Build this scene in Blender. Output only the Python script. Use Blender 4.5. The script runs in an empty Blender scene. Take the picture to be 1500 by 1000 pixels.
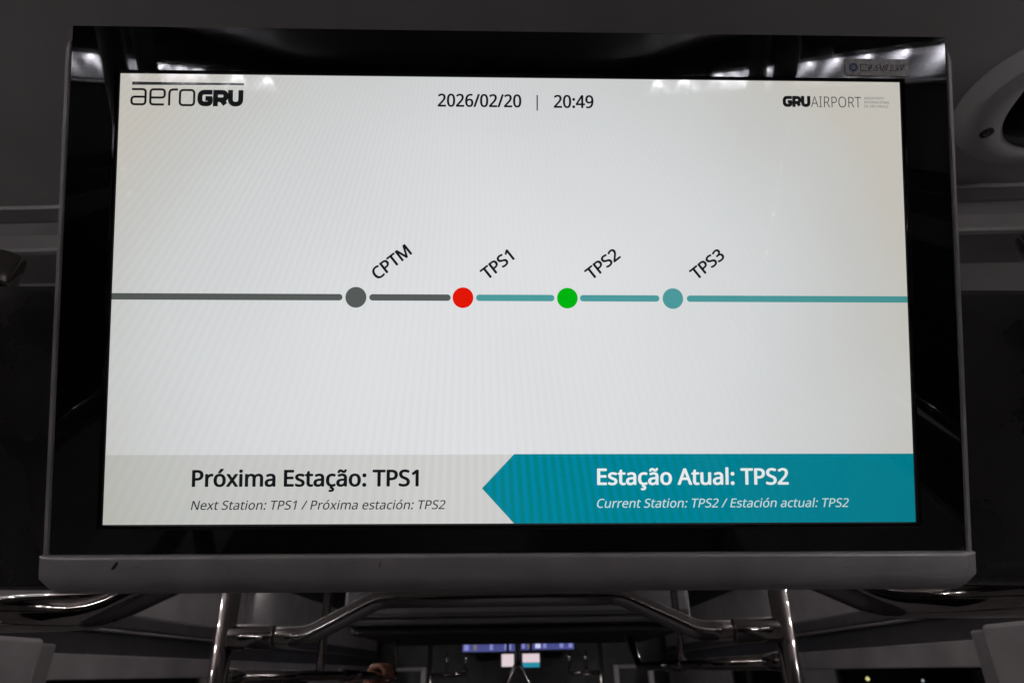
import bpy, bmesh, math, os, random
from mathutils import Vector, Matrix, Euler
R = math.radians
SC = bpy.context.scene
COL = SC.collection
random.seed(4)

# ------------------------------------------------------------------ camera, world, exposure
cam = bpy.data.cameras.new('camera')
cam.sensor_fit = 'HORIZONTAL'; cam.sensor_width = 36; cam.lens = 950 / 1500 * 36
cam.clip_start = 0.01; cam.clip_end = 200
cam.dof.use_dof = True; cam.dof.focus_distance = 0.435; cam.dof.aperture_fstop = 13
camo = bpy.data.objects.new('camera', cam); COL.objects.link(camo)
camo.location = (0, 0, 1.75)
camo.rotation_euler = (R(117.052), R(0.712), R(1.164))
SC.camera = camo
w = bpy.data.worlds.new('World'); SC.world = w; w.use_nodes = True
w.node_tree.nodes['Background'].inputs[0].default_value = (0.9, 0.92, 1, 1)
w.node_tree.nodes['Background'].inputs[1].default_value = 0.0015     # night outside the car
SC.view_settings.view_transform = 'Standard'; SC.view_settings.look = 'None'
SC.view_settings.exposure = 0; SC.view_settings.gamma = 1
SC.view_settings.use_curve_mapping = False
SC.render.engine = 'CYCLES'
SC.cycles.use_denoising = True
SC.render.filter_size = 1.9
SC.cycles.max_bounces = 8; SC.cycles.glossy_bounces = 5
SC.cycles.sample_clamp_indirect = 6.0
SC.cycles.caustics_refractive = False
LED = 1900.0          # radiance of the small cove LEDs that light the car

XC = -0.045          # centre line of the car

# ------------------------------------------------------------------ materials
def mat(name):
    m = bpy.data.materials.new(name); m.use_nodes = True
    nt = m.node_tree
    return m, nt, nt.nodes['Principled BSDF']

def N(nt, typ, **kw):
    n = nt.nodes.new(typ)
    for k, v in kw.items(): setattr(n, k, v)
    return n

def paint(name, col, rough=0.5, metal=0.0, var=0.12, scale=9, bump=0.0, bscale=300, spec=0.5, rvar=0.15, stretch=None):
    """colour with soft dirt variation, uneven gloss, fine relief"""
    m, nt, b = mat(name)
    tc = N(nt, 'ShaderNodeTexCoord'); src = tc.outputs['Object']
    if stretch:
        mp = N(nt, 'ShaderNodeMapping'); mp.inputs['Scale'].default_value = stretch
        nt.links.new(src, mp.inputs[0]); src = mp.outputs[0]
    n1 = N(nt, 'ShaderNodeTexNoise'); n1.inputs['Scale'].default_value = scale; n1.inputs['Detail'].default_value = 6
    nt.links.new(src, n1.inputs['Vector'])
    mr = N(nt, 'ShaderNodeMapRange'); mr.inputs[1].default_value = 0.3; mr.inputs[2].default_value = 0.7
    mr.inputs[3].default_value = 1 - var; mr.inputs[4].default_value = 1 + var
    nt.links.new(n1.outputs['Fac'], mr.inputs[0])
    mx = N(nt, 'ShaderNodeVectorMath', operation='SCALE'); mx.inputs[0].default_value = col
    nt.links.new(mr.outputs[0], mx.inputs['Scale']); nt.links.new(mx.outputs[0], b.inputs['Base Color'])
    mr2 = N(nt, 'ShaderNodeMapRange'); mr2.inputs[1].default_value = 0.3; mr2.inputs[2].default_value = 0.7
    mr2.inputs[3].default_value = max(0.01, rough * (1 - rvar)); mr2.inputs[4].default_value = rough * (1 + rvar)
    n2 = N(nt, 'ShaderNodeTexNoise'); n2.inputs['Scale'].default_value = scale * 3.1; n2.inputs['Detail'].default_value = 4
    nt.links.new(src, n2.inputs['Vector']); nt.links.new(n2.outputs['Fac'], mr2.inputs[0])
    nt.links.new(mr2.outputs[0], b.inputs['Roughness'])
    b.inputs['Metallic'].default_value = metal
    b.inputs['Specular IOR Level'].default_value = spec
    if bump:
        n3 = N(nt, 'ShaderNodeTexNoise'); n3.inputs['Scale'].default_value = bscale; n3.inputs['Detail'].default_value = 3
        nt.links.new(src, n3.inputs['Vector'])
        bp = N(nt, 'ShaderNodeBump'); bp.inputs['Strength'].default_value = bump; bp.inputs['Distance'].default_value = 0.001
        nt.links.new(n3.outputs['Fac'], bp.inputs['Height']); nt.links.new(bp.outputs[0], b.inputs['Normal'])
    return m

M = {}
M['panel'] = paint('pale_grey_wall_laminate', (0.38, 0.36, 0.365), 0.45, var=0.2, scale=6, bump=0.08, bscale=500)
M['panel2'] = paint('grey_wall_laminate', (0.24, 0.225, 0.23), 0.5, bump=0.08, bscale=500)
M['ceil'] = paint('pale_ceiling_laminate', (0.60, 0.575, 0.58), 0.38, var=0.08, scale=5, bump=0.06, bscale=600)
M['floor'] = paint('grey_speckled_floor', (0.045, 0.043, 0.045), 0.6, var=0.2, scale=40)
M['groove'] = paint('dark_gasket', (0.03, 0.028, 0.03), 0.6)
M['bezel'] = paint('black_gloss_bezel', (0.004, 0.004, 0.0045), 0.022, var=0.3, scale=14, rvar=0.5)
M['fascia'] = paint('black_gloss_fascia', (0.024, 0.022, 0.024), 0.32, var=0.3, scale=6, rvar=0.4, spec=0.35)
M['alu'] = paint('grey_anodised_frame', (0.46, 0.435, 0.44), 0.42, metal=0.25, var=0.16, scale=26, bump=0.09, bscale=900)
M['housing'] = paint('dark_grey_sheet_metal', (0.05, 0.048, 0.05), 0.5)
M['dark'] = paint('dark_grey_plastic', (0.065, 0.062, 0.065), 0.5, bump=0.06)
M['black'] = paint('matt_black', (0.012, 0.011, 0.012), 0.6)
M['chrome'] = paint('polished_steel', (0.33, 0.30, 0.29), 0.075, metal=1.0, var=0.06, scale=24, rvar=0.45, bump=0.05, bscale=60)
M['brushed'] = paint('brushed_steel_cove', (0.72, 0.71, 0.75), 0.25, metal=0.8, var=0.08, scale=12, rvar=0.2, stretch=(14, 0.8, 14))
M['white_plastic'] = paint('white_moulded_plastic', (0.80, 0.77, 0.78), 0.42, var=0.05, scale=7, bump=0.03, bscale=700)
M['dome'] = paint('smoked_dome', (0.006, 0.006, 0.007), 0.05, var=0.2)
M['skin'] = paint('brown_skin', (0.15, 0.058, 0.034), 0.55, var=0.12, scale=60)
M['sleeve_cloth'] = paint('dark_cloth', (0.03, 0.03, 0.035), 0.9, scale=80)
M['plate'] = paint('worn_silver_label', (0.42, 0.40, 0.40), 0.42, metal=0.35, var=0.32, scale=420, rvar=0.3)
M['plate_blue'] = paint('worn_blue_print', (0.075, 0.095, 0.22), 0.5, var=0.35, scale=700)
M['plate_ink'] = paint('worn_black_print', (0.07, 0.065, 0.065), 0.6, var=0.45, scale=800)
M['scuff'] = paint('scuff_rubber_mark', (0.03, 0.028, 0.028), 0.7, var=0.4, scale=200)

def anis(m, a):
    b = m.node_tree.nodes['Principled BSDF']; b.inputs['Anisotropic'].default_value = a
    t = N(m.node_tree, 'ShaderNodeTangent', direction_type='RADIAL', axis='Z'); m.node_tree.links.new(t.outputs[0], b.inputs['Tangent'])
anis(M['brushed'], 0.0)

def glass_mat():
    m = bpy.data.materials.new('dark_window_glass'); m.use_nodes = True
    nt = m.node_tree; nt.nodes.clear()
    o = N(nt, 'ShaderNodeOutputMaterial'); mix = N(nt, 'ShaderNodeMixShader')
    tr = N(nt, 'ShaderNodeBsdfTransparent'); tr.inputs[0].default_value = (0.45, 0.47, 0.48, 1)
    gl = N(nt, 'ShaderNodeBsdfGlossy'); gl.inputs['Roughness'].default_value = 0.03
    mix.inputs[0].default_value = 0.06
    nt.links.new(tr.outputs[0], mix.inputs[1]); nt.links.new(gl.outputs[0], mix.inputs[2]); nt.links.new(mix.outputs[0], o.inputs[0])
    return m
M['window'] = glass_mat()

def lamp_mat(name, col, s):
    m, nt, b = mat(name)
    b.inputs['Base Color'].default_value = (0.8, 0.8, 0.8, 1)
    b.inputs['Emission Color'].default_value = (*col, 1); b.inputs['Emission Strength'].default_value = s
    return m
M['led'] = lamp_mat('white_fill_led', (1.0, 0.95, 0.93), LED * 0.5)  # unhooded near rows, added as fill outside the bezel's mirrored view
M['led_front'] = lamp_mat('white_led_beyond_transom', (1.0, 0.95, 0.93), LED * 1.15)
M['led_hooded'] = lamp_mat('hooded_white_led', (0.96, 0.95, 1.0), LED * 6.5)

SW, SH = 0.531, 0.531 * 9 / 16          # lit area of the display, metres

def lcd(name, col, amp=0.03, uneven=True, tint=((1.012, 1.01, 0.97), (0.985, 0.985, 1.03))):
    """lit LCD pixels behind glossy glass: viewing-angle falloff painted in, dimmer and warmer at the rim, faint pixel-row beat."""
    m, nt, b = mat(name)
    b.inputs['Base Color'].default_value = (0.004, 0.004, 0.004, 1)
    b.inputs['Roughness'].default_value = 0.035
    tc = N(nt, 'ShaderNodeTexCoord')
    sep = N(nt, 'ShaderNodeSeparateXYZ'); nt.links.new(tc.outputs['Object'], sep.inputs[0])
    L = nt.links.new
    def math_(op, a, c=None, d=None):
        n = N(nt, 'ShaderNodeMath', operation=op)
        for i, v in enumerate((a, c, d)):
            if v is None: continue
            if isinstance(v, (int, float)): n.inputs[i].default_value = v
            else: L(v, n.inputs[i])
        return n.outputs[0]
    X, Y = sep.outputs[0], sep.outputs[1]
    # viewing-angle falloff put into the emission colour, brightest in the lower middle
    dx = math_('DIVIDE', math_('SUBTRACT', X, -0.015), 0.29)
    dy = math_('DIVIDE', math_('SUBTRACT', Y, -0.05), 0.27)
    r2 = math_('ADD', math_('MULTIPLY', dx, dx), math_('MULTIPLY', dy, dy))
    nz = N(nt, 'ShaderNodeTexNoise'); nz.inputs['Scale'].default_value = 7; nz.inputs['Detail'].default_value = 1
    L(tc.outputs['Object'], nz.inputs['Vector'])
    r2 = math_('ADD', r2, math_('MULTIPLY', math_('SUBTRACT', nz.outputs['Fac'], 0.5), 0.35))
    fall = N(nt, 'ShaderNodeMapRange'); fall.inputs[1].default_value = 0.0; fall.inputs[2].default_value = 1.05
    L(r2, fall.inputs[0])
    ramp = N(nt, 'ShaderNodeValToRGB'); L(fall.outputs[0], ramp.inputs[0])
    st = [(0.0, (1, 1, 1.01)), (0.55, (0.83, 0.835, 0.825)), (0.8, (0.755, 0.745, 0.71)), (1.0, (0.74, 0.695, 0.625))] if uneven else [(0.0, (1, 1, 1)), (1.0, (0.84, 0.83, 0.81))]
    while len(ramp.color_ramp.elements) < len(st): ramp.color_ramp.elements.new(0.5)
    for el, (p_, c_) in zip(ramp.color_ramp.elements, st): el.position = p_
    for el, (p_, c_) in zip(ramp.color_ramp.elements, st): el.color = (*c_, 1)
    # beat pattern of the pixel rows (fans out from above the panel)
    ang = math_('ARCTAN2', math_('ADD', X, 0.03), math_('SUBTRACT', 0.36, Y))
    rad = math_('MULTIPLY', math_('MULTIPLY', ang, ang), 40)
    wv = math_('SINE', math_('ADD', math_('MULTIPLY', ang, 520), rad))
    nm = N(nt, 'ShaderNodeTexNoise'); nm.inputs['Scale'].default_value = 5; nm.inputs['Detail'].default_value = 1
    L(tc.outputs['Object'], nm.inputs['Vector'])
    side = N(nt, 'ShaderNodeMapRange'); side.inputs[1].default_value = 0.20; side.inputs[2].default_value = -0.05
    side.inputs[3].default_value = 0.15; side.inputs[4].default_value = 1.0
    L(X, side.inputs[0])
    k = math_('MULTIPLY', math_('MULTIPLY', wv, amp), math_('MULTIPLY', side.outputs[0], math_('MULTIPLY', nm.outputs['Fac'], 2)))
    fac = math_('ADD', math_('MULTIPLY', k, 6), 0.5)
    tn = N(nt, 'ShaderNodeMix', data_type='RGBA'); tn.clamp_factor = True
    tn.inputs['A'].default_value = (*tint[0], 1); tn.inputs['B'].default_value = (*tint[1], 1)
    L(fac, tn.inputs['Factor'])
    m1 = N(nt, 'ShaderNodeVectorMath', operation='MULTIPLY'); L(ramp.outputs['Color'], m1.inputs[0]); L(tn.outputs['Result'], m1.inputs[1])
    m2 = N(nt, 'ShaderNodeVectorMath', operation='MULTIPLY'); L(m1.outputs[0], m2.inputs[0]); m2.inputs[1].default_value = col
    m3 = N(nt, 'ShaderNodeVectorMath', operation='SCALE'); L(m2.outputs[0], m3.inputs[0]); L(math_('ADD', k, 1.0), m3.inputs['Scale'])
    L(m3.outputs[0], b.inputs['Emission Color']); b.inputs['Emission Strength'].default_value = 1
    return m

def srgb(r, g, b):
    f = lambda c: c / 255 / 12.92 if c <= 10 else ((c / 255 + 0.055) / 1.055) ** 2.4
    return (f(r), f(g), f(b))
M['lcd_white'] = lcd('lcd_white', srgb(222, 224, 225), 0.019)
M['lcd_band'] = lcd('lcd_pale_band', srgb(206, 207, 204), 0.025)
M['lcd_teal'] = lcd('lcd_teal', srgb(0, 131, 146), 0.065, False, ((0.5, 1.0, 0.80), (0.5, 0.98, 1.30)))
M['lcd_ink'] = lcd('lcd_ink', srgb(19, 21, 24), 0, False)
M['lcd_ink2'] = lcd('lcd_thin_ink', srgb(44, 46, 48), 0, False)
M['lcd_small'] = lcd('lcd_small_ink', srgb(128, 128, 122), 0, False)
M['lcd_text_white'] = lcd('lcd_text_white', srgb(232, 240, 240), 0, False)
M['lcd_text_white2'] = lcd('lcd_text_soft_white', srgb(200, 226, 228), 0, False)
M['lcd_grey'] = lcd('lcd_grey', srgb(86, 91, 89), 0, False)
M['lcd_red'] = lcd('lcd_red', srgb(226, 22, 6), 0, False)
M['lcd_green'] = lcd('lcd_green', srgb(0, 180, 16), 0, False)
M['lcd_line_teal'] = lcd('lcd_line_teal', srgb(76, 154, 156), 0, False)

# ------------------------------------------------------------------ mesh helpers
def link(name, me, m, parent=None, smooth=False):
    o = bpy.data.objects.new(name, me); COL.objects.link(o)
    if m is not None:
        me.materials.clear(); me.materials.append(m)
    if smooth:
        for p in me.polygons: p.use_smooth = True
    if parent is not None: o.parent = parent
    return o

def from_bm(name, bm, m, parent=None, smooth=False):
    bmesh.ops.recalc_face_normals(bm, faces=bm.faces[:])
    me = bpy.data.meshes.new(name); bm.to_mesh(me); bm.free()
    return link(name, me, m, parent, smooth)

def box_bm(x0, x1, y0, y1, z0, z1, bev=0.0, seg=2):
    bm = bmesh.new(); bmesh.ops.create_cube(bm, size=1)
    for v in bm.verts:
        v.co = Vector(((x0 + x1) / 2 + v.co.x * (x1 - x0), (y0 + y1) / 2 + v.co.y * (y1 - y0), (z0 + z1) / 2 + v.co.z * (z1 - z0)))
    if bev: bmesh.ops.bevel(bm, geom=bm.edges[:], offset=bev, segments=seg, affect='EDGES', profile=0.5)
    return bm

def box(name, x0, x1, y0, y1, z0, z1, m, parent=None, bev=0.0):
    return from_bm(name, box_bm(x0, x1, y0, y1, z0, z1, bev), m, parent)

def fillet(pts, r, n=8):
    pts = [Vector(p) for p in pts]
    out = [pts[0]]
    for a, b, c in zip(pts, pts[1:], pts[2:]):
        u, v = (a - b), (c - b); lu, lv = u.length, v.length; u.normalize(); v.normalize()
        ang = u.angle(v)
        if abs(ang - math.pi) < 1e-3: out.append(b); continue
        t = min(r / math.tan(ang / 2), lu * 0.49, lv * 0.49)
        p, q = b + u * t, b + v * t
        for i in range(n + 1):
            s = i / n
            out.append(p * (1 - s) ** 2 + b * 2 * s * (1 - s) + q * s * s)
    out.append(pts[-1])
    return out

def sweep(bm, path, rad, seg=20, cap=True):
    path = [Vector(p) for p in path]
    rings = []
    t0 = (path[1] - path[0]).normalized()
    up = Vector((0, 0, 1)) if abs(t0.z) < 0.9 else Vector((0, 1, 0))
    nrm = (up - t0 * up.dot(t0)).normalized()
    for i, p in enumerate(path):
        a = path[max(i - 1, 0)]; b = path[min(i + 1, len(path) - 1)]
        t = (b - a).normalized()
        nrm = (nrm - t * nrm.dot(t)).normalized(); bi = t.cross(nrm)
        rr = rad[i] if isinstance(rad, (list, tuple)) else rad
        rings.append([bm.verts.new(p + (nrm * math.cos(2 * math.pi * k / seg) + bi * math.sin(2 * math.pi * k / seg)) * rr) for k in range(seg)])
    for A, B in zip(rings, rings[1:]):
        for k in range(seg):
            bm.faces.new((A[k], A[(k + 1) % seg], B[(k + 1) % seg], B[k]))
    if cap:
        bm.faces.new(rings[0][::-1]); bm.faces.new(rings[-1])

def tube(name, path, rad, m, parent=None, seg=20):
    bm = bmesh.new(); sweep(bm, path, rad, seg)
    o = from_bm(name, bm, m, parent)
    for p in o.data.polygons:
        p.use_smooth = len(p.vertices) == 4
    return o

def collar(name, a, b, rad, m, parent=None):
    """a sleeve between two points with softly rounded rims"""
    a, b = Vector(a), Vector(b); d = (b - a); L = d.length; d.normalize(); e = min(0.003, L / 5)
    path = [a, a + d * e * 0.4, a + d * e * 1.2, b - d * e * 1.2, b - d * e * 0.4, b]
    return tube(name, path, [rad - e, rad - e * 0.3, rad, rad, rad - e * 0.3, rad - e], m, parent, 28)

def uvball(name, c, r, m, parent=None, sc=(1, 1, 1), seg=16):
    bm = bmesh.new(); bmesh.ops.create_uvsphere(bm, u_segments=seg, v_segments=seg // 2, radius=r)
    for v in bm.verts: v.co = Vector((v.co.x * sc[0], v.co.y * sc[1], v.co.z * sc[2])) + Vector(c)
    return from_bm(name, bm, m, parent, True)

def prism(name, prof, x0, x1, m, parent=None, smooth=False):
    """profile of (y, z) points extruded along x"""
    bm = bmesh.new()
    A = [bm.verts.new((x0, y, z)) for y, z in prof]; B = [bm.verts.new((x1, y, z)) for y, z in prof]
    n = len(prof)
    for i in range(n): bm.faces.new((A[i], A[(i + 1) % n], B[(i + 1) % n], B[i]))
    bm.faces.new(A[::-1]); bm.faces.new(B)
    o = from_bm(name, bm, m, parent)
    if smooth:
        for p in o.data.polygons: p.use_smooth = len(p.vertices) == 4
    return o

def empty(name, loc=(0, 0, 0), rot=(0, 0, 0)):
    o = bpy.data.objects.new(name, None); COL.objects.link(o); o.location = loc; o.rotation_euler = rot
    o.empty_display_size = 0.1
    return o

def tag(o, label=None, cat=None, group=None, kind=None):
    if label: o['label'] = label
    if cat: o['category'] = cat
    if group: o['group'] = group
    if kind: o['kind'] = kind
    return o

def part_to(o, root):
    """make o (built in world coordinates) a child of root without moving it"""
    o.parent = root
    o.matrix_parent_inverse = Matrix.LocRotScale(root.location, root.rotation_euler, None).inverted()
    return o

# ------------------------------------------------------------------ setting: ceiling, transom, side walls
CZ = 2.40
WL, WR = XC - 1.25, XC + 1.25
ce = box('ceiling', WL - 0.03, WR + 0.03, -5.2, 0.79, CZ, CZ + 0.03, M['ceil']); tag(ce, kind='structure')
ce2 = box('ceiling', WL - 0.03, WR + 0.03, 0.93, 6.7, 2.32, 2.35, M['ceil']); tag(ce2, kind='structure')

fl = box('floor', WL - 0.03, WR + 0.03, -5.2, 6.7, -0.03, 0.0, M['floor']); tag(fl, kind='structure')
tr = empty('ceiling_transom', (XC, 0.80, 2.2)); tag(tr, 'grey stepped ceiling transom with two raised lips behind the black display panel', 'transom')
tx0, tx1 = WL - 0.02, WR + 0.02
for nm, prof, m in (
    ('upper_lip', [(0.792, 2.3985), (0.778, 2.3975), (0.773, 2.394), (0.775, 2.389), (0.80, 2.386), (0.84, 2.39), (0.84, 2.3985)], M['panel']),
    ('riser', [(0.806, 2.388), (0.806, 2.349), (0.85, 2.349), (0.85, 2.388)], M['panel2']),
    ('joint', [(0.816, 2.352), (0.816, 2.344), (0.86, 2.344), (0.86, 2.352)], M['groove']),
    ('lower_band', [(0.812, 2.345), (0.782, 2.342), (0.771, 2.336), (0.766, 2.309), (0.768, 2.305), (0.774, 2.303), (0.90, 2.303), (0.90, 2.345)], M['panel']),
    ('lower_face', [(0.85, 2.304), (0.85, 2.225), (0.93, 2.225), (0.93, 2.304)], M['panel2']),
    ('soffit_panel', [(0.872, 2.226), (0.872, 2.08), (0.93, 2.08), (0.93, 2.226)], M['dark'])):
    part_to(prism(nm, prof, tx0, tx1, m), tr)

def side_wall(s):
    """s = -1 on one side, +1 on the other; the inner face stands 1.25 m from the centre line"""
    xi = XC + s * 1.25
    ref = -0.0 if s < 0 else 0.0
    def b(nm, d0, d1, y0, y1, z0, z1, m, bev=0.0):
        xa, xb = sorted((xi - s * d0, xi - s * d1))
        return part_to(box(nm, xa, xb, y0, y1, z0, z1, m, None, bev), root)
    root = box('wall', min(xi + s * 0.03, xi + s * 0.05), max(xi + s * 0.03, xi + s * 0.05), -5.2, 6.7, 1.885, 2.42, M['groove'])
    tag(root, kind='structure')
    zc = 1.888
    # upper wall boards, each with its own edges
    y = -5.2
    for L in (2.1, 1.9, 1.85, 1.0, 1.55, 1.45, 1.55):
        b('wall_board', -0.028, 0.0, y + 0.0015, y + L - 0.0015, zc + 0.045, 2.16, M['panel'], 0.003); y += L
    b('cornice', -0.028, 0.012, -5.2, 6.2, zc, zc + 0.045, M['dark'], 0.006)
    b('crease', -0.028, 0.016, -5.2, 6.2, zc - 0.010, zc - 0.001, M['panel2'], 0.003)
    b('header_strip', -0.03, -0.012, -5.2, 6.2, 1.815, zc - 0.010, M['dark'])
    b('lintel', -0.028, 0.0, 1.2, 6.2, 1.748, 1.815, M['panel'], 0.004)
    b('lintel', -0.028, 0.0, -5.2, 0.3, 1.748, 1.815, M['panel'], 0.004)
    b('lower_board', -0.028, 0.0, -5.2, 6.5, 0.0, 1.097, M['panel'], 0.004)
    # window beyond the pillar
    for y0, y1 in ((1.95, 2.86), (3.25, 4.3)):
        b('window_gasket', -0.026, -0.008, y0 - 0.02, y0, 1.10, 1.7475, M['groove'])
        b('window_gasket', -0.026, -0.008, y1, y1 + 0.02, 1.10, 1.7475, M['groove'])
        b('window_pane', -0.022, -0.018, y0, y1, 1.10, 1.7475, M['window'])
    b('mullion', -0.028, 0.0, 2.882, 3.228, 1.10, 1.7475, M['panel'], 0.004)
    b('mullion', -0.028, 0.0, 4.322, 6.2, 1.10, 1.7475, M['panel'], 0.004)
    # the proud pillar this side of it
    b('pillar', -0.028, 0.045, 0.3, 1.83, 1.10, 1.845, M['panel'], 0.010)
    b('pillar_edge', -0.026, 0.030, 1.832, 1.905, 1.10, 1.835, M['panel2'], 0.006)
    return root
for s in (-1, 1): side_wall(s)

# ------------------------------------------------------------------ cove lights: brushed reflector with a row of LEDs
bead_me = {}
def cove(s, y0, y1, label, step=0.187, shift=0.0, hood=-99):
    xi = XC + s * 1.25
    root = empty('cove_light', (xi, (y0 + y1) / 2, 2.2)); tag(root, label, 'cove light', 'cove lights along the car sides')
    # concave reflector between z 2.163 and 2.253
    bm = bmesh.new(); rows = []
    nseg = 10
    for i in range(nseg + 1):
        t = i / nseg
        z = 2.163 + 0.09 * t
        d = 0.09 * (0.55 - 0.78 * t + 0.23 * t * t)   # scooped: leans in towards the foot
        rows.append([bm.verts.new((xi - s * (0.004 + d), yy, z)) for yy in (y0, y1)])
    for A, B in zip(rows, rows[1:]): bm.faces.new((A[0], A[1], B[1], B[0]))
    o = from_bm('reflector', bm, M['brushed'], None, True)
    md = o.modifiers.new('thickness', 'SOLIDIFY'); md.thickness = 0.0015; md.offset = 0
    part_to(o, root)
    xa, xb = sorted((xi + s * 0.02, xi - s * 0.030))
    part_to(box('top_rail', xa, xb, y0, y1, 2.2555, 2.285, M['housing'], None, 0.002), root)
    part_to(box('foot_rail', *sorted((xi + s * 0.02, xi - s * 0.058)), y0, y1, 2.152, 2.1615, M['alu'], None, 0.002), root)
    part_to(box('back_board', *sorted((xi + s * 0.012, xi + s * 0.02)), y0, y1, 2.162, 2.254, M['dark']), root)
    if hood > y0:                                    # added shield, hides the far LEDs from the bezel's mirrored view
        part_to(box('added_shield', *sorted((xi - s * 0.0300, xi - s * 0.0315)), y0, hood, 2.2435, 2.2554, M['alu']), root)
    n = int((y1 - y0) / step)
    for i in range(n + 1):
        y = y1 - shift - i * step
        if y < y0 + 0.02: break
        if y < -2.5 and i % 3: continue                  # sparser towards the end of the row
        kind = 'led_hooded' if y < hood else 'led' if y < 0.9 else 'led_front'
        if kind not in bead_me:
            bd = uvball('led', (0, 0, 0), 0.0044, M[kind], None, (1, 1.5, 0.8), 10); bead_me[kind] = bd.data
        else:
            bd = bpy.data.objects.new('led', bead_me[kind]); COL.objects.link(bd)
        bd.location = (xi - s * (0.020 if kind == 'led_hooded' else 0.024), y, 2.2505)
        part_to(bd, root)
    return root
cove(-1, -4.2, 0.35, 'brushed steel cove light with white bulbs along the wall opposite the ceiling camera', shift=0.145, hood=-1.36)
cove(1, -4.2, 0.35, 'brushed steel cove light with white bulbs on the ceiling camera side', shift=0.182, hood=-0.89)
cove(-1, 0.98, 3.3, 'short brushed steel cove light above the wall beyond the transom, hand side')
cove(1, 0.98, 3.3, 'short brushed steel cove light above the wall beyond the transom, upturned rail side')

# ------------------------------------------------------------------ black fascia behind the display
MON_LOC = Vector((-0.002695, 0.370938, 1.973564)); MON_ROT = (R(113.5144), R(0.2591), R(2.3710))
fa = empty('fascia_panel', MON_LOC, MON_ROT)
tag(fa, 'wide glossy black sloping panel that carries the information display', 'fascia panel')
bm = bmesh.new()
pr = []                                               # (y, z) section in the display's frame, rounded foot
y_top, y_bot, zf, zb = 0.013, -0.212, -0.052, -0.092
for i in range(9):
    a = math.pi / 2 * i / 8
    pr.append((y_bot + 0.022 - 0.022 * math.sin(a), zf - 0.022 + 0.022 * math.cos(a)))
pr += [(y_bot, zb), (y_top, zb), (y_top, zf - 0.004), (y_top - 0.004, zf)]
A = [bm.verts.new((-0.60, y, z)) for y, z in pr]; B = [bm.verts.new((0.60, y, z)) for y, z in pr]
for i in range(len(pr)): bm.faces.new((A[i], A[(i + 1) % len(pr)], B[(i + 1) % len(pr)], B[i]))
bm.faces.new(A[::-1]); bm.faces.new(B)
from_bm('panel', bm, M['fascia'], fa)
for xs in (-0.22, 0.22):                               # struts up to the transom
    box('hanger_strut', xs - 0.02, xs + 0.02, -0.12, -0.08, -0.36, -0.0925, M['housing'], fa, 0.003)

# ------------------------------------------------------------------ the information display
mon = empty('information_display', MON_LOC, MON_ROT)
tag(mon, 'black framed passenger information screen showing a route map with four station dots', 'display')
box('back_housing', -0.290, 0.290, -0.160, 0.160, -0.046, -0.0075, M['housing'], mon, 0.004)
box('mounting_plate', -0.12, 0.12, -0.15, 0.0, -0.0515, -0.0465, M['housing'], mon, 0.001)
# grey edge frame, one rail each side, rounded at the top
for s in (-1, 1):
    bm = bmesh.new()
    xo, xi_ = s * 0.3022, s * 0.2985
    yt = 0.172
    prof = [(xi_, -0.168), (xo, -0.168), (xo, yt - 0.007), (xo - s * 0.0012, yt - 0.0025), (xo - s * 0.003, yt), (xi_, yt)]
    F = [bm.verts.new((x, y, 0.0005)) for x, y in prof]; Bk = [bm.verts.new((x, y, -0.040)) for x, y in prof]
    n = len(prof)
    for i in range(n): bm.faces.new((F[i], F[(i + 1) % n], Bk[(i + 1) % n], Bk[i]))
    bm.faces.new(F); bm.faces.new(Bk[::-1])
    bmesh.ops.recalc_face_normals(bm, faces=bm.faces[:])
    bmesh.ops.bevel(bm, geom=[e for e in bm.edges if all(v.co.z > -0.001 for v in e.verts)], offset=0.0009, segments=2, affect='EDGES')
    from_bm('edge_frame', bm, M['alu'], mon)
# bottom lip: half-round aluminium bar with chamfered ends
bm = bmesh.new()
sec = [(-0.1682, 0.0022), (-0.1690, 0.0034), (-0.1705, 0.0040)]
for i in range(11):
    a = math.pi / 2 * i / 10
    sec.append((-0.1800 - 0.0165 * math.sin(a), -0.0165 + 0.0205 * math.cos(a)))
sec += [(-0.1965, -0.040), (-0.1682, -0.040)]
xs_list = [(-0.3033, 0.66, -0.001), (-0.3028, 0.74, 0.002), (-0.2985, 0.92, 0.0038), (-0.2960, 0.985, 0.005), (-0.2940, 1.0, 0.005)]
def ring2(x, k, zm): return [bm.verts.new((x, -0.1682 + (y + 0.1682) * k, min(z, zm))) for y, z in sec]
RR = [ring2(*t) for t in xs_list] + [ring2(-t[0], t[1], t[2]) for t in xs_list[::-1]]
for A, B in zip(RR, RR[1:]):
    for i in range(len(sec)): bm.faces.new((A[i], A[(i + 1) % len(sec)], B[(i + 1) % len(sec)], B[i]))
bm.faces.new(RR[0][::-1]); bm.faces.new(RR[-1])
lip = from_bm('bottom_lip', bm, M['alu'], mon)
for p in lip.data.polygons: p.use_smooth = True
lip.data.set_sharp_from_angle(angle=R(35))
# scuffs on the lip
def scuff(pts, wds, z=0.00415):
    bm = bmesh.new(); L_, R_ = [], []
    for (x, y), wd in zip(pts, wds):
        L_.append(bm.verts.new((x - wd, y + wd * 0.6, z))); R_.append(bm.verts.new((x + wd, y - wd * 0.6, z)))
    for i in range(len(pts) - 1): bm.faces.new((L_[i], R_[i], R_[i + 1], L_[i + 1]))
    from_bm('scuff_mark', bm, M['scuff'], lip)
scuff([(-0.2560, -0.1765), (-0.2545, -0.1748), (-0.2530, -0.1725), (-0.2522, -0.1716)], [0.0003, 0.0009, 0.0008, 0.0003])
scuff([(-0.0868, -0.1762), (-0.0866, -0.174), (-0.0862, -0.172)], [0.00015, 0.0003, 0.00012])

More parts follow.
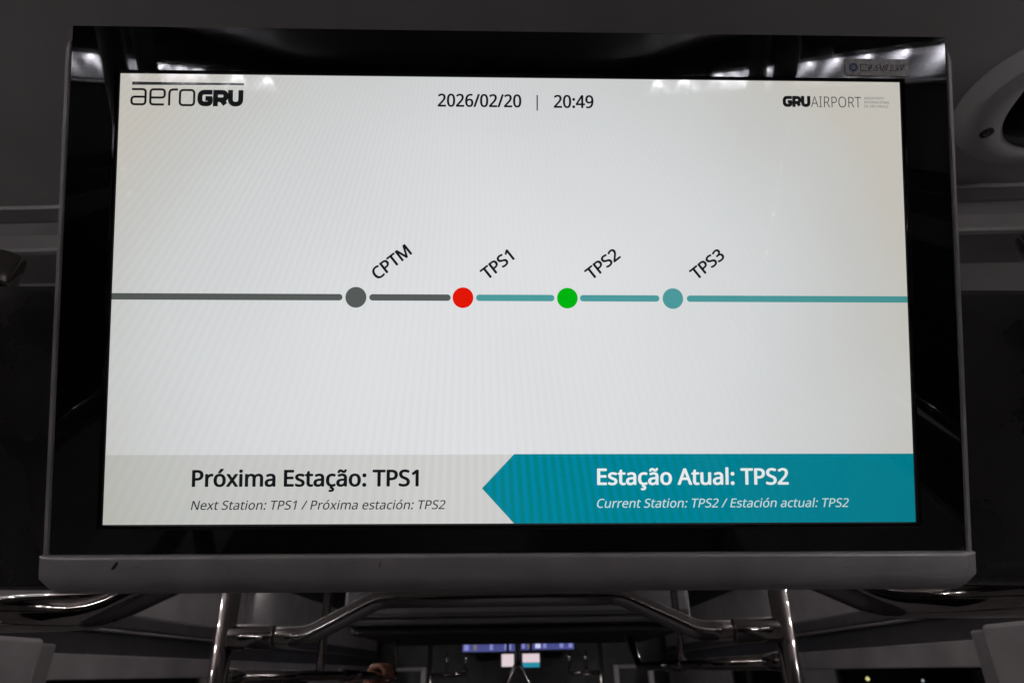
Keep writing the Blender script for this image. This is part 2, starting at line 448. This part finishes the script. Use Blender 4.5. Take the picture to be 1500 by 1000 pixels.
for k in range(7):
    xx = random.uniform(-0.28, 0.28); yy = random.uniform(-0.178, -0.171); dl = random.uniform(0.001, 0.006); dv = random.uniform(-0.002, 0.002)
    scuff([(xx, yy), (xx + dl * 0.5, yy + dv * 0.4), (xx + dl, yy + dv)], [0.00005, 0.00014, 0.00005])
# bezel: black gloss frame with a chamfered opening round the lit area
bm = bmesh.new()
def rect(x0, x1, y0, y1, z): return [bm.verts.new(c) for c in ((x0, y0, z), (x1, y0, z), (x1, y1, z), (x0, y1, z))]
g = 0.0012
Ro_b = rect(-0.2982, 0.2982, -0.1678, 0.1818, -0.006)
Ro = rect(-0.2982, 0.2982, -0.1678, 0.1818, -0.0004)
Ro2 = rect(-0.2978, 0.2978, -0.1674, 0.1814, 0.0)
Ri2 = rect(-SW / 2 - 0.0034, SW / 2 + 0.0034, -SH / 2 - 0.0034, SH / 2 + 0.0022, 0.0)
Ri = rect(-SW / 2 - 0.0026, SW / 2 + 0.0026, -SH / 2 - 0.0026, SH / 2 + 0.0014, -0.0008)
Ri_b = rect(-SW / 2 - g, SW / 2 + g, -SH / 2 - g, SH / 2 + g * 0.6, -0.0010)
for A, B in ((Ro_b, Ro), (Ro, Ro2), (Ro2, Ri2), (Ri2, Ri), (Ri, Ri_b)):
    for i in range(4): bm.faces.new((A[i], A[(i + 1) % 4], B[(i + 1) % 4], B[i]))
from_bm('bezel', bm, M['bezel'], mon)

ZS = -0.0008
def gx(x): return (x / 1920 - 0.5) * SW
def gy(y): return (0.5 - y / 1080) * SH
U = SW / 1920
def flat(name, polys, m, z, parent):
    bm = bmesh.new()
    for poly in polys: bm.faces.new([bm.verts.new((x, y, z)) for x, y in poly])
    me = bpy.data.meshes.new(name)
    bmesh.ops.recalc_face_normals(bm, faces=bm.faces[:])
    for f in bm.faces:
        if f.normal.z < 0: f.normal_flip()
    bm.to_mesh(me); bm.free()
    return link(name, me, m, parent)
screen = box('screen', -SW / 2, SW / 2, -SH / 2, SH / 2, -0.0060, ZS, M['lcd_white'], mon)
Z1, Z2, Z3 = ZS + 0.00006, ZS + 0.00012, ZS + 0.00018
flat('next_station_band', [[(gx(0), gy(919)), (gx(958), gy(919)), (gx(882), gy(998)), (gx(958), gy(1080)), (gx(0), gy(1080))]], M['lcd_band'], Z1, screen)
flat('current_station_arrow', [[(gx(958), gy(918)), (gx(1920), gy(918)), (gx(1920), gy(1080)), (gx(958), gy(1080)), (gx(882), gy(998))]], M['lcd_teal'], Z2, screen)

def capsule(x0, x1, y, h, r0=True, r1=True):
    pts = []; r = h / 2
    if r1: pts += [(gx(x1 - r) + r * U * math.sin(a), gy(y) + r * U * math.cos(a)) for a in [math.pi * i / 12 for i in range(13)]]
    else: pts += [(gx(x1), gy(y - r)), (gx(x1), gy(y + r))]
    if r0: pts += [(gx(x0 + r) - r * U * math.sin(a), gy(y) - r * U * math.cos(a)) for a in [math.pi * i / 12 for i in range(13)]]
    else: pts += [(gx(x0), gy(y + r)), (gx(x0), gy(y - r))]
    return pts
for x0, x1, c, a, b_ in ((0, 546, 'lcd_grey', False, True), (610, 805, 'lcd_grey', True, True), (866, 1055, 'lcd_line_teal', True, True),
                        (1117, 1310, 'lcd_line_teal', True, True), (1377, 1920, 'lcd_line_teal', True, False)):
    flat('route_line', [capsule(x0, x1, 545, 15.5, a, b_)], M[c], Z1, screen)
for x, c in ((578, 'lcd_grey'), (834.5, 'lcd_red'), (1086.5, 'lcd_green'), (1343, 'lcd_line_teal')):
    flat('station_dot', [[(gx(x) + 25 * U * math.cos(t), gy(545) + 25 * U * math.sin(t)) for t in [2 * math.pi * i / 48 for i in range(48)]]], M[c], Z1, screen)

# lettering
FONT = None
try:
    fp = os.path.join(bpy.utils.system_resource('DATAFILES', path='fonts'), 'NotoSansHebrew-Regular.woff2')   # ships with Blender, has the Latin letters
    FONT = bpy.data.fonts.load(fp)
except Exception:
    FONT = None
def text_mesh(body, offset=0.0, shear=0.0, spacing=1.0):
    c = bpy.data.curves.new('lettering', 'FONT'); c.body = body; c.size = 1
    if FONT: c.font = FONT
    c.offset = offset; c.shear = shear; c.space_character = spacing; c.resolution_u = 6; c.fill_mode = 'FRONT'
    o = bpy.data.objects.new('lettering', c); COL.objects.link(o)
    bpy.context.view_layer.update()
    dg = bpy.context.evaluated_depsgraph_get()
    me = bpy.data.meshes.new_from_object(o.evaluated_get(dg), depsgraph=dg)
    bpy.data.objects.remove(o); bpy.data.curves.remove(c)
    return me
_h = text_mesh('H'); CAPH = max(v.co.y for v in _h.vertices); bpy.data.meshes.remove(_h)
def lettering(name, body, x0, x1, base, cap, m, parent, z=Z2, offset=0.0, shear=0.0, rot=0.0, local=None, spacing=1.0):
    me = text_mesh(body, min(offset, 0.0), shear, spacing)
    xs = [v.co.x for v in me.vertices]; a, b = min(xs), max(xs)
    sy = cap / CAPH; sx = (x1 - x0) / (b - a) if x1 is not None else sy
    ox, oy = (gx(x0), gy(base)) if local is None else local
    u = U if local is None else 1.0
    V, F = [], []
    e = max(offset, 0.0)
    # heavier weights: the outline laid over itself with a small spread
    for k, (ex, ey) in enumerate([(0, 0)] if e == 0 else [(-1, 0), (1, 0), (0, 0.7), (0, -0.7), (0.7, 0.5), (-0.7, 0.5), (0.7, -0.5), (-0.7, -0.5)]):
        n0 = len(V)
        for v in me.vertices:
            x, y = ((v.co.x - a) * sx + ex * e * sy) * u, (v.co.y + ey * e) * sy * u
            V.append((ox + x * math.cos(rot) - y * math.sin(rot), oy + x * math.sin(rot) + y * math.cos(rot), z + k * 0.000008))
        F += [[n0 + i for i in p.vertices] for p in me.polygons]
    bpy.data.meshes.remove(me)
    me = bpy.data.meshes.new(name); me.from_pydata(V, [], F); me.update()
    return link(name, me, m, parent)
lettering('date_text', '2026/02/20', 771, 974, 74, 31, M['lcd_ink'], screen, offset=0.019)
flat('divider_bar', [[(gx(1012.5), gy(43)), (gx(1015.5), gy(43)), (gx(1015.5), gy(82)), (gx(1012.5), gy(82))]], M['lcd_ink'], Z2, screen)
lettering('time_text', '20:49', 1056, 1152, 74, 31, M['lcd_ink'], screen, offset=0.019)
for body, x, y in (('CPTM', 630, 503), ('TPS1', 893, 502), ('TPS2', 1146, 501), ('TPS3', 1402, 500)):
    lettering('station_name', body, x, None, y, 29, M['lcd_ink'], screen, rot=R(38.5), offset=0.023)
lettering('next_station_title', 'Próxima Estação: TPS1', 204, 731, 992, 37, M['lcd_ink'], screen, offset=0.026)
lettering('next_station_note', 'Next Station: TPS1 / Próxima estación: TPS2', 202, 796, 1046, 20.5, M['lcd_ink2'], screen, shear=0.2, offset=0.006)
lettering('current_station_title', 'Estação Atual: TPS2', 1157, 1614, 990, 37, M['lcd_text_white'], screen, z=Z3, offset=0.022)
lettering('current_station_note', 'Current Station: TPS2 / Estación actual: TPS2', 1155, 1759, 1044, 20.5, M['lcd_text_white2'], screen, z=Z3, shear=0.2, offset=0.003)

def strokes(name, letters, m, parent, z):
    """letters: (x0, x1, ytop, ybase, thickness, [polylines in 0..1]) in screen grid units, drawn as flat ribbons"""
    bm = bmesh.new(); k = 0
    for x0, x1, yt, yb, th, lines in letters:
        for rr, closed, pl in lines:
            P = [Vector((x0 + p[0] * (x1 - x0), yb + p[1] * (yt - yb), 0)) for p in pl]
            if closed:
                P = [(P[0] + P[1]) / 2] + P[1:] + [P[0], (P[0] + P[1]) / 2]
            P = fillet(P, rr, 7)
            lft, rgt = [], []
            for i, p in enumerate(P):
                a = P[max(i - 1, 0)]; b = P[min(i + 1, len(P) - 1)]
                if closed and i in (0, len(P) - 1): a, b = P[-2], P[1]
                t = (b - a); t.normalize(); nn = Vector((-t.y, t.x, 0)) * th / 2
                for arr, q in ((lft, p + nn), (rgt, p - nn)):
                    arr.append(bm.verts.new((gx(q.x), gy(q.y), z + k * 0.000012)))
            for i in range(len(P) - 1):
                f = bm.faces.new((lft[i], rgt[i], rgt[i + 1], lft[i + 1])); f.normal_update()
                if f.normal.z < 0: f.normal_flip()
            k += 1
    me = bpy.data.meshes.new(name); bm.to_mesh(me); bm.free()
    return link(name, me, m, parent)
def G(x0, x1, yt, yb, th):
    i = th / 2 / (x1 - x0); j = th / 2 / (yb - yt)
    return (x0, x1, yt, yb, th, [(th * 0.95, False, [(0.97, 1 - j), (i, 1 - j), (i, j), (1 - i, j), (1 - i, 0.50)]), (1, False, [(1 - i * 0.15, 0.47), (0.52, 0.47)])])
def Rr(x0, x1, yt, yb, th):
    i = th / 2 / (x1 - x0); j = th / 2 / (yb - yt)
    return (x0, x1, yt, yb, th, [(1, False, [(i, 0), (i, 1)]), (th * 0.8, False, [(i, 1 - j), (1 - i * 1.1, 1 - j), (1 - i * 1.1, 0.40), (i, 0.40)]), (1, False, [(0.52, 0.42), (0.80, 0.115)])])
def Uu(x0, x1, yt, yb, th):
    i = th / 2 / (x1 - x0); j = th / 2 / (yb - yt)
    return (x0, x1, yt, yb, th, [(th * 1.0, False, [(i, 1), (i, j), (1 - i, j), (1 - i, 1)])])
lg = empty('route_logo'); lg.parent = screen
flat('overline', [[(gx(29), gy(20.5)), (gx(298), gy(21.5)), (gx(298), gy(26.5)), (gx(29), gy(28.5))]], M['lcd_ink2'], Z2, lg)
th = 5.4
strokes('thin_word', [
    (27, 64, 38, 78, th, [(8, False, [(0.06, 0.97), (0.95, 0.97), (0.95, 0.03), (0.05, 0.03), (0.05, 0.50), (0.93, 0.50)])]),
    (72, 110, 38, 78, th, [(8, False, [(0.92, 0.03), (0.05, 0.03), (0.05, 0.97), (0.95, 0.97), (0.95, 0.46), (0.09, 0.46)])]),
    (117, 140, 38, 79, th, [(13, False, [(0.10, 0.0), (0.10, 0.97), (0.98, 0.97)])]),
    (143, 181, 39, 79, th, [(9, True, [(0.05, 0.03), (0.95, 0.03), (0.95, 0.97), (0.05, 0.97)])])], M['lcd_ink'], lg, Z2)
strokes('bold_word', [G(187, 224, 39, 80, 12), Rr(224.5, 262, 39, 80, 12), Uu(260.5, 297.5, 39, 80, 12)], M['lcd_ink'], lg, Z2 + 0.00002)
lg2 = empty('airport_logo'); lg2.parent = screen
strokes('bold_word', [G(1624, 1648, 38, 66, 8.2), Rr(1648, 1671, 38, 66, 8.2), Uu(1670, 1693.5, 38, 66, 8.2)], M['lcd_ink'], lg2, Z2)
lettering('thin_word', 'AIRPORT', 1695, 1821, 66, 27.5, M['lcd_ink2'], lg2, offset=-0.008)
for i, t in enumerate(('AEROPORTO', 'INTERNACIONAL', 'DE SÃO PAULO')):
    lettering('small_word', t, 1829, (1878, 1893, 1889)[i], 45 + i * 10.3, 6.3, M['lcd_small'], lg2, offset=0.006)

# worn maker's plate on the bezel's corner
pl = empty('maker_plate'); pl.parent = mon
bmp = box_bm(0.2272, 0.2715, 0.1532, 0.1650, 0.0001, 0.0006)
bmesh.ops.bevel(bmp, geom=[e for e in bmp.edges if abs(e.verts[0].co.z - e.verts[1].co.z) > 1e-4], offset=0.0012, segments=4, affect='EDGES')
from_bm('plate', bmp, M['plate'], pl)
def ringmesh(name, c, r0, r1, m, z, a0=0, a1=2 * math.pi):
    bm = bmesh.new(); n = 28; I, O = [], []
    for i in range(n + 1):
        a = a0 + (a1 - a0) * i / n
        I.append(bm.verts.new((c[0] + r0 * math.cos(a), c[1] + r0 * math.sin(a), z))); O.append(bm.verts.new((c[0] + r1 * math.cos(a), c[1] + r1 * math.sin(a), z)))
    for i in range(n): bm.faces.new((I[i], O[i], O[i + 1], I[i + 1]))
    return from_bm(name, bm, m, pl)
ringmesh('emblem', (0.2328, 0.1589), 0.0014, 0.0031, M['plate_blue'], 0.00068)
ringmesh('emblem', (0.2328, 0.1589), 0.0002, 0.0009, M['plate_blue'], 0.00068, 0.4, 4.4)
# rubbed lettering: only broken strokes are left
bm = bmesh.new(); rnd = random.Random(11)
x = 0.2378
while x < 0.2685:
    wd = rnd.uniform(0.0016, 0.0026)
    segs = [((0, 0), (0, 1)), ((0, 0), (1, 0)), ((0, 1), (1, 1)), ((1, 0), (1, 1)), ((0, .5), (1, .5)), ((0, 0), (1, 1))]
    rnd.shuffle(segs)
    for (a, b) in segs[:3]:
        p = Vector((x + a[0] * wd, 0.1567 + a[1] * 0.0041, 0.00068 + rnd.random() * 0.00004)); q = Vector((x + b[0] * wd, 0.1567 + b[1] * 0.0041, p.z))
        t = (q - p).normalized(); nn = Vector((-t.y, t.x, 0)) * rnd.uniform(0.00018, 0.0004)
        bm.faces.new([bm.verts.new(c) for c in (p + nn, p - nn, q - nn, q + nn)])
    x += wd + 0.0009
from_bm('rubbed_lettering', bm, M['plate_ink'], pl)

# ------------------------------------------------------------------ grab rails
CH = M['chrome']
def rail_frame(y, xl, xr, label, top=2.32, foot=0.0, sh=(-0.39, -0.25, 0.235, 0.385), zs=1.819, zt=1.887, post_r=0.0185, arch_r=0.0185, sl=0.10):
    """two poles joined by a cross bar that steps up in the middle"""
    root = empty('grab_rail', ((xl + xr) / 2, y, foot)); tag(root, label, 'grab rail', 'chrome cross rails between pairs of poles')
    for x, s in ((xl, 1), (xr, -1)):
        part_to(tube('pole', [(x, y, foot), (x, y, (foot + top) / 2), (x, y, top)], post_r, CH, None, 28), root)
        part_to(collar('sleeve', (x + s * post_r * 0.6, y, zs), (x + s * sl, y, zs), arch_r + 0.0045, CH), root)
        part_to(collar('sleeve', (x, y, top - 0.05), (x, y, top - 0.001), post_r + 0.005, CH), root)
    pts = [(xl + sl * 0.7, y, zs), (XC + sh[0], y, zs), (XC + sh[1], y, zt), (XC + sh[2], y, zt), (XC + sh[3], y, zs), (xr - sl * 0.7, y, zs)]
    part_to(tube('cross_bar', fillet(pts, 0.10, 10), arch_r, CH, None, 28), root)
    return root
n1 = rail_frame(0.72, -0.695, 0.69, 'stepped chrome cross rail directly behind the black display panel', top=2.262, zs=1.812, zt=1.885, sh=(-0.40, -0.24, 0.25, 0.41))
for x in (-0.695, 0.69):
    part_to(tube('wall_arm', [(x, 0.737, 2.115), (x, 0.80, 2.115), (x, 0.873, 2.115)], 0.012, M['housing']), n1)
n2 = rail_frame(1.40, -0.598, 0.506, 'stepped chrome cross rail in front of the dark overhead box', top=2.32)
for x, xa, lab in ((-0.655, -0.40, 'far chrome pole with a side arm, next to the plain white screen'), (0.50, 0.28, 'far chrome pole with a side arm, next to the teal striped screen')):
    gp = empty('grab_pole', (x, 4.9, 0)); tag(gp, lab, 'grab pole', 'far poles with side arms')
    part_to(tube('pole', [(x, 4.9, 0), (x, 4.9, 1.2), (x, 4.9, 2.32)], 0.016, CH), gp)
    part_to(tube('side_arm', [(x, 4.9, 1.742), ((x + xa) / 2, 4.9, 1.744), (xa, 4.9, 1.748)], 0.015, CH), gp)
    for t in (0.45, 0.95): part_to(tube('upright', [(x + (xa - x) * t, 4.9, 1.76), (x + (xa - x) * t, 4.9, 1.82), (x + (xa - x) * t, 4.9, 1.88)], 0.011, CH), gp)
nb = rail_frame(-0.385, -0.60, 0.51, 'stepped chrome cross rail mirrored in the black frame of the screen', top=2.40, zs=1.95, zt=2.03, post_r=0.019)
for x in (-0.60, 0.51):
    s = 1 if x < 0 else -1
    part_to(box('hanger_blade', x - 0.006, x + 0.006, -0.53, -0.47, 2.05, 2.399, M['panel2'], None, 0.002), nb)
    part_to(tube('blade_tie', [(x, -0.475, 2.1), (x, -0.44, 2.1), (x, -0.40, 2.1)], 0.008, CH), nb)

def long_rail(label, path, r, joints, posts=()):
    root = empty('hand_rail', path[0]); tag(root, label, 'hand rail', 'chrome hand rails running along the car')
    part_to(tube('rail', fillet(path, 0.04, 8), r, CH, None, 22), root)
    for a, b in joints: part_to(collar('sleeve', a, b, r + 0.0035, CH), root)
    for p in posts:
        x, y, z0, z1, rr = p
        part_to(tube('upright', [(x, y, z0), (x, y, (z0 + z1) / 2), (x, y, z1)], rr, CH, None, 20), root)
    return root
L1 = long_rail('lower chrome hand rail gripped by a hand', [(-0.594, 1.41, 1.749), (-0.585, 1.9, 1.751), (-0.52, 2.55, 1.748), (-0.50, 2.66, 1.747)], 0.0135,
               [((-0.594, 1.416, 1.749), (-0.5925, 1.49, 1.7495)), ((-0.560, 2.18, 1.750), (-0.545, 2.33, 1.7495))],
               [(-0.578, 2.02, 1.751, 2.32, 0.012)])
part_to(uvball('end_ball', (-0.496, 2.68, 1.747), 0.021, CH), L1)
part_to(tube('upright', [(-0.494, 2.695, 1.75), (-0.494, 2.695, 1.85), (-0.494, 2.695, 2.32)], 0.0085, CH), L1)
R1 = long_rail('lower chrome hand rail with an upturned end', [(0.503, 1.41, 1.764), (0.485, 2.0, 1.765), (0.418, 2.70, 1.766), (0.385, 2.74, 1.90), (0.375, 2.75, 2.32)], 0.0145,
               [((0.503, 1.416, 1.764), (0.501, 1.50, 1.7642)), ((0.470, 2.17, 1.7652), (0.452, 2.35, 1.7655))],
               [(0.470, 2.20, 1.765, 2.32, 0.0115)])
# rails behind the camera, seen mirrored in the bezel
long_rail('chrome hand rail running back from the camera, hand side', [(-0.60, 0.30, 1.668), (-0.60, -1.5, 1.668), (-0.60, -4.5, 1.668)], 0.0145, [((-0.60, -0.43, 1.668), (-0.60, -0.34, 1.668))])
long_rail('chrome hand rail running back from the camera, ceiling camera side', [(0.51, 0.30, 1.745), (0.51, -1.5, 1.745), (0.51, -4.5, 1.745)], 0.0145, [((0.51, -0.43, 1.745), (0.51, -0.34, 1.745))])

# ------------------------------------------------------------------ ceiling dome camera
dc = empty('dome_camera', (0.700, 0.60, CZ)); tag(dc, 'white oval ceiling camera housing with a smoked black dome', 'camera')
cx, cy = 0.700, 0.600
def outer(a):
    # egg-shaped shell, pointed towards the display
    r = 0.118 + 0.010 * math.cos(2 * (a - 2.8)) 
    return r
def inner(a):
    return 0.077 + 0.020 * math.exp(-((a - 3.85) / 0.4) ** 2)
bm = bmesh.new(); na = 72
levels = [(1.0, None, 0.0), (1.0, None, -0.012), (0.97, None, -0.020), (0.86, None, -0.027), (0.5, None, -0.031), (0.12, None, -0.030), (0.0, None, -0.026), (0.0, None, -0.004)]
rows = []
for k, _, z in levels:
    row = []
    for i in range(na):
        a = 2 * math.pi * i / na
        r = inner(a) + (outer(a) - inner(a)) * k
        row.append(bm.verts.new((cx + r * math.cos(a), cy + r * math.sin(a), CZ + z - 0.0005)))
    rows.append(row)
for A, B in zip(rows, rows[1:]):
    for i in range(na): bm.faces.new((A[i], A[(i + 1) % na], B[(i + 1) % na], B[i]))
sh = from_bm('shell', bm, M['white_plastic'], None, True); sh.data.set_sharp_from_angle(angle=R(40)); part_to(sh, dc)
bm = bmesh.new(); bmesh.ops.create_uvsphere(bm, u_segments=40, v_segments=20, radius=0.099)
bmesh.ops.delete(bm, geom=[v for v in bm.verts if v.co.z > 0.02], context='VERTS')
for v in bm.verts: v.co = Vector((v.co.x, v.co.y, v.co.z * 0.28)) + Vector((cx, cy, CZ - 0.0085))
part_to(from_bm('dome', bm, M['dome'], None, True), dc)
part_to(tube('screw_recess', [(0.6135, 0.642, CZ - 0.024), (0.6135, 0.642, CZ - 0.0275), (0.6135, 0.642, CZ - 0.0322)], 0.0085, M['housing']), dc)
part_to(uvball('screw', (0.6135, 0.642, CZ - 0.0325), 0.0045, CH, None, (1, 1, 0.4)), dc)

# ------------------------------------------------------------------ beyond the rails
ob = empty('overhead_box', (XC, 2.6, 1.87)); tag(ob, 'dark grey box hung from the ceiling above the far screens', 'overhead box')
part_to(box('body', -0.60, 0.54, 2.30, 3.30, 1.893, 2.319, M['dark'], None, 0.012), ob)
part_to(box('under_tray', -0.585, 0.525, 2.36, 3.28, 1.868, 1.8925, M['black'], None, 0.006), ob)
part_to(box('front_trim', -0.592, 0.532, 2.285, 2.299, 1.915, 1.930, M['black'], None, 0.002), ob)

cl = empty('added_fill_lamp', (XC, 4.25, 2.30)); tag(cl, 'added round white fill lamp, unseen behind the dark overhead box', 'ceiling lamp')  # added to brighten the far end of the car, never in view
part_to(tube('rim', [(XC, 4.25, 2.319), (XC, 4.25, 2.312), (XC, 4.25, 2.305)], [0.105, 0.105, 0.100], M['alu'], None, 32), cl)
part_to(tube('diffuser', [(XC, 4.25, 2.3045), (XC, 4.25, 2.301), (XC, 4.25, 2.298)], [0.09, 0.088, 0.08], lamp_mat('fill_lamp_diffuser', (1.0, 0.95, 0.93), 14.0), None, 32), cl)
ew = box('end_wall', WL - 0.03, WR + 0.03, 6.5, 6.6, 0.0, 2.4, M['dark']); tag(ew, kind='structure')
for x0, x1 in ((-1.0, -0.72), (0.62, 0.9)):
    fr = empty('door_frame', ((x0 + x1) / 2, 5.2, 1.0)); tag(fr, 'pale grey door frame standing beside the far screens', 'door frame', 'pale door frames by the far screens')
    for x in (x0, x1 - 0.035): part_to(box('jamb', x, x + 0.035, 5.18, 5.24, 0.0, 1.795, M['panel'], None, 0.004), fr)
    part_to(box('head', x0 + 0.036, x1 - 0.036, 5.19, 5.23, 1.77, 1.795, M['panel2'], None, 0.004), fr)
# lit departure boards, blue with pale columns
def emis(name, col, s=1.0):
    m, nt, b = mat(name); b.inputs['Base Color'].default_value = (0.01, 0.01, 0.01, 1); b.inputs['Roughness'].default_value = 0.1
    b.inputs['Emission Color'].default_value = (*col, 1); b.inputs['Emission Strength'].default_value = s
    return m
M['bd_blue'] = emis('board_blue', srgb(72, 76, 135)); M['bd_pale'] = emis('board_pale_blue', srgb(132, 134, 200))
M['bd_white'] = emis('board_white', srgb(205, 208, 245)); M['bd_brown'] = emis('board_buff', srgb(120, 108, 112))
M['sm_white'] = emis('small_screen_white', srgb(224, 206, 212)); M['sm_teal'] = emis('small_screen_teal', srgb(40, 140, 165))
def board(x0, x1, z0, z1, label, cols):
    r = empty('departure_board', ((x0 + x1) / 2, 6.1, z0)); tag(r, label, 'departure board', 'blue lit boards at the far end')
    part_to(box('case', x0 - 0.015, x1 + 0.015, 6.02, 6.10, z0 - 0.015, z1 + 0.015, M['black'], None, 0.004), r)
    part_to(box('lit_face', x0, x1, 6.014, 6.019, z0, z1, M['bd_blue']), r)
    for a, b, c in cols:
        part_to(box('lit_column', x0 + a * (x1 - x0), x0 + b * (x1 - x0), 6.009, 6.013, z0 + 0.012, z1 - 0.008, M[c]), r)
    for x in (x0 + 0.1, x1 - 0.1):
        part_to(box('drop_rod', x - 0.01, x + 0.01, 6.05, 6.07, z1 + 0.016, 2.319, M['black']), r)
board(-0.535, -0.095, 1.912, 1.992, 'blue lit board over the plain white far screen', [(0.03, 0.12, 'bd_pale'), (0.21, 0.27, 'bd_brown'), (0.52, 0.58, 'bd_pale'), (0.80, 0.93, 'bd_pale')])
board(-0.045, 0.400, 1.922, 2.002, 'blue lit board with one bright white column', [(0.02, 0.07, 'bd_pale'), (0.13, 0.21, 'bd_brown'), (0.27, 0.37, 'bd_white'), (0.42, 0.48, 'bd_pale'), (0.73, 0.80, 'bd_pale'), (0.90, 0.97, 'bd_pale')])
def small(x0, x1, z0, z1, label, teal):
    r = empty('small_display', ((x0 + x1) / 2, 5.9, z0)); tag(r, label, 'display', 'small lit screens at the far end')
    part_to(box('case', x0 - 0.02, x1 + 0.02, 5.82, 5.87, z0 - 0.02, z1 + 0.02, M['black'], None, 0.004), r)
    part_to(box('lit_face', x0, x1, 5.812, 5.819, z0 + (0.035 if teal else 0), z1, M['sm_white']), r)
    if teal: part_to(box('teal_strip', x0, x1, 5.812, 5.819, z0, z0 + 0.034, M['sm_teal']), r)
    part_to(box('stalk', (x0 + x1) / 2 - 0.012, (x0 + x1) / 2 + 0.012, 5.84, 5.86, z1 + 0.021, 2.319, M['black']), r)
small(-0.20, -0.102, 1.797, 1.887, 'small plain white lit screen at the far end', False)
small(-0.032, 0.104, 1.790, 1.888, 'small white lit screen with a teal strip along its foot', True)
vp = empty('branched_pole', (-0.07, 5.5, 1.0)); tag(vp, 'chrome pole splitting into two legs below the far screens', 'grab pole')
part_to(tube('stem', [(-0.066, 5.5, 1.80), (-0.066, 5.5, 2.0), (-0.066, 5.5, 2.32)], 0.014, CH), vp)
for s in (-1, 1):
    part_to(tube('branch', fillet([(-0.066 + s * 0.018, 5.5, 1.805), (-0.066 + s * 0.03, 5.5, 1.78), (-0.066 + s * 0.09, 5.5, 1.66), (-0.066 + s * 0.10, 5.5, 1.0)], 0.05), 0.016, CH), vp)

# hand holding the rail: one skinned figure of forearm, palm, four fingers and thumb
def hand():
    # axis of the rail here and a point on it
    p = Vector((-0.512, 2.585, 1.7485)); ax = Vector((0.2, 0.97, 0)).normalized()
    side = Vector((ax.y, -ax.x, 0))           # towards the camera's right
    up = Vector((0, 0, 1))
    V, E, Rd = [], [], []
    def v(c, r): V.append(c); Rd.append(r); return len(V) - 1
    def e(a, b): E.append((a, b))
    elbow = v(p - side * 0.05 - up * 0.34 - ax * 0.02, 0.042)
    mid = v(p - side * 0.055 - up * 0.18, 0.036)
    wrist = v(p - side * 0.052 - up * 0.055, 0.027)
    palm = v(p - side * 0.040 + up * 0.005, 0.030); e(elbow, mid); e(mid, wrist); e(wrist, palm)
    for i, L in enumerate((0.92, 1.0, 0.96, 0.82)):
        o = ax * (0.032 - i * 0.0215)
        k0 = v(p + o - side * 0.026 + up * 0.027, 0.0115)
        k1 = v(p + o + side * (0.004 * L) + up * 0.031, 0.0100)
        k2 = v(p + o + side * (0.026 * L) + up * 0.012, 0.0092)
        k3 = v(p + o + side * (0.022 * L) - up * 0.014 * L, 0.0080)
        e(palm, k0); e(k0, k1); e(k1, k2); e(k2, k3)
    t0 = v(p - side * 0.030 - up * 0.022 + ax * 0.030, 0.0125); t1 = v(p - side * 0.004 - up * 0.030 + ax * 0.040, 0.0110); t2 = v(p + side * 0.018 - up * 0.024 + ax * 0.036, 0.0090)
    e(palm, t0); e(t0, t1); e(t1, t2)
    me = bpy.data.meshes.new('person'); me.from_pydata(V, E, [])
    o = bpy.data.objects.new('person', me); COL.objects.link(o)
    md = o.modifiers.new('skin', 'SKIN')
    for i, d in enumerate(me.skin_vertices[0].data):
        d.radius = (Rd[i], Rd[i]); d.use_root = (i == elbow)
    md.use_smooth_shade = True
    s = o.modifiers.new('smooth', 'SUBSURF'); s.levels = 2; s.render_levels = 2
    me.materials.append(M['skin'])
    tag(o, 'bare brown hand and forearm gripping the lower chrome rail', 'person')
hand()

# lights of the town seen through the window
for (x, y, z, c) in ((6.5, 14.08, 1.57, (1.0, 0.86, 0.35)), (6.5, 12.15, 1.556, (0.8, 0.85, 0.9))):
    lp = empty('street_lamp', (x, y, z - 2)); tag(lp, 'tiny distant %s street lamp seen through the dark window' % ('yellow' if y > 13 else 'white'), 'street lamp', 'far street lamps outside the window')
    part_to(uvball('globe', (x, y, z), 0.035 if y > 13 else 0.022, lamp_mat('street_lamp_light', c, 4.0 if y > 13 else 2.0)), lp)
    part_to(tube('post', [(x, y, z - 2), (x, y, z - 1), (x, y, z - 0.04)], 0.02, M['black'], None, 8), lp)
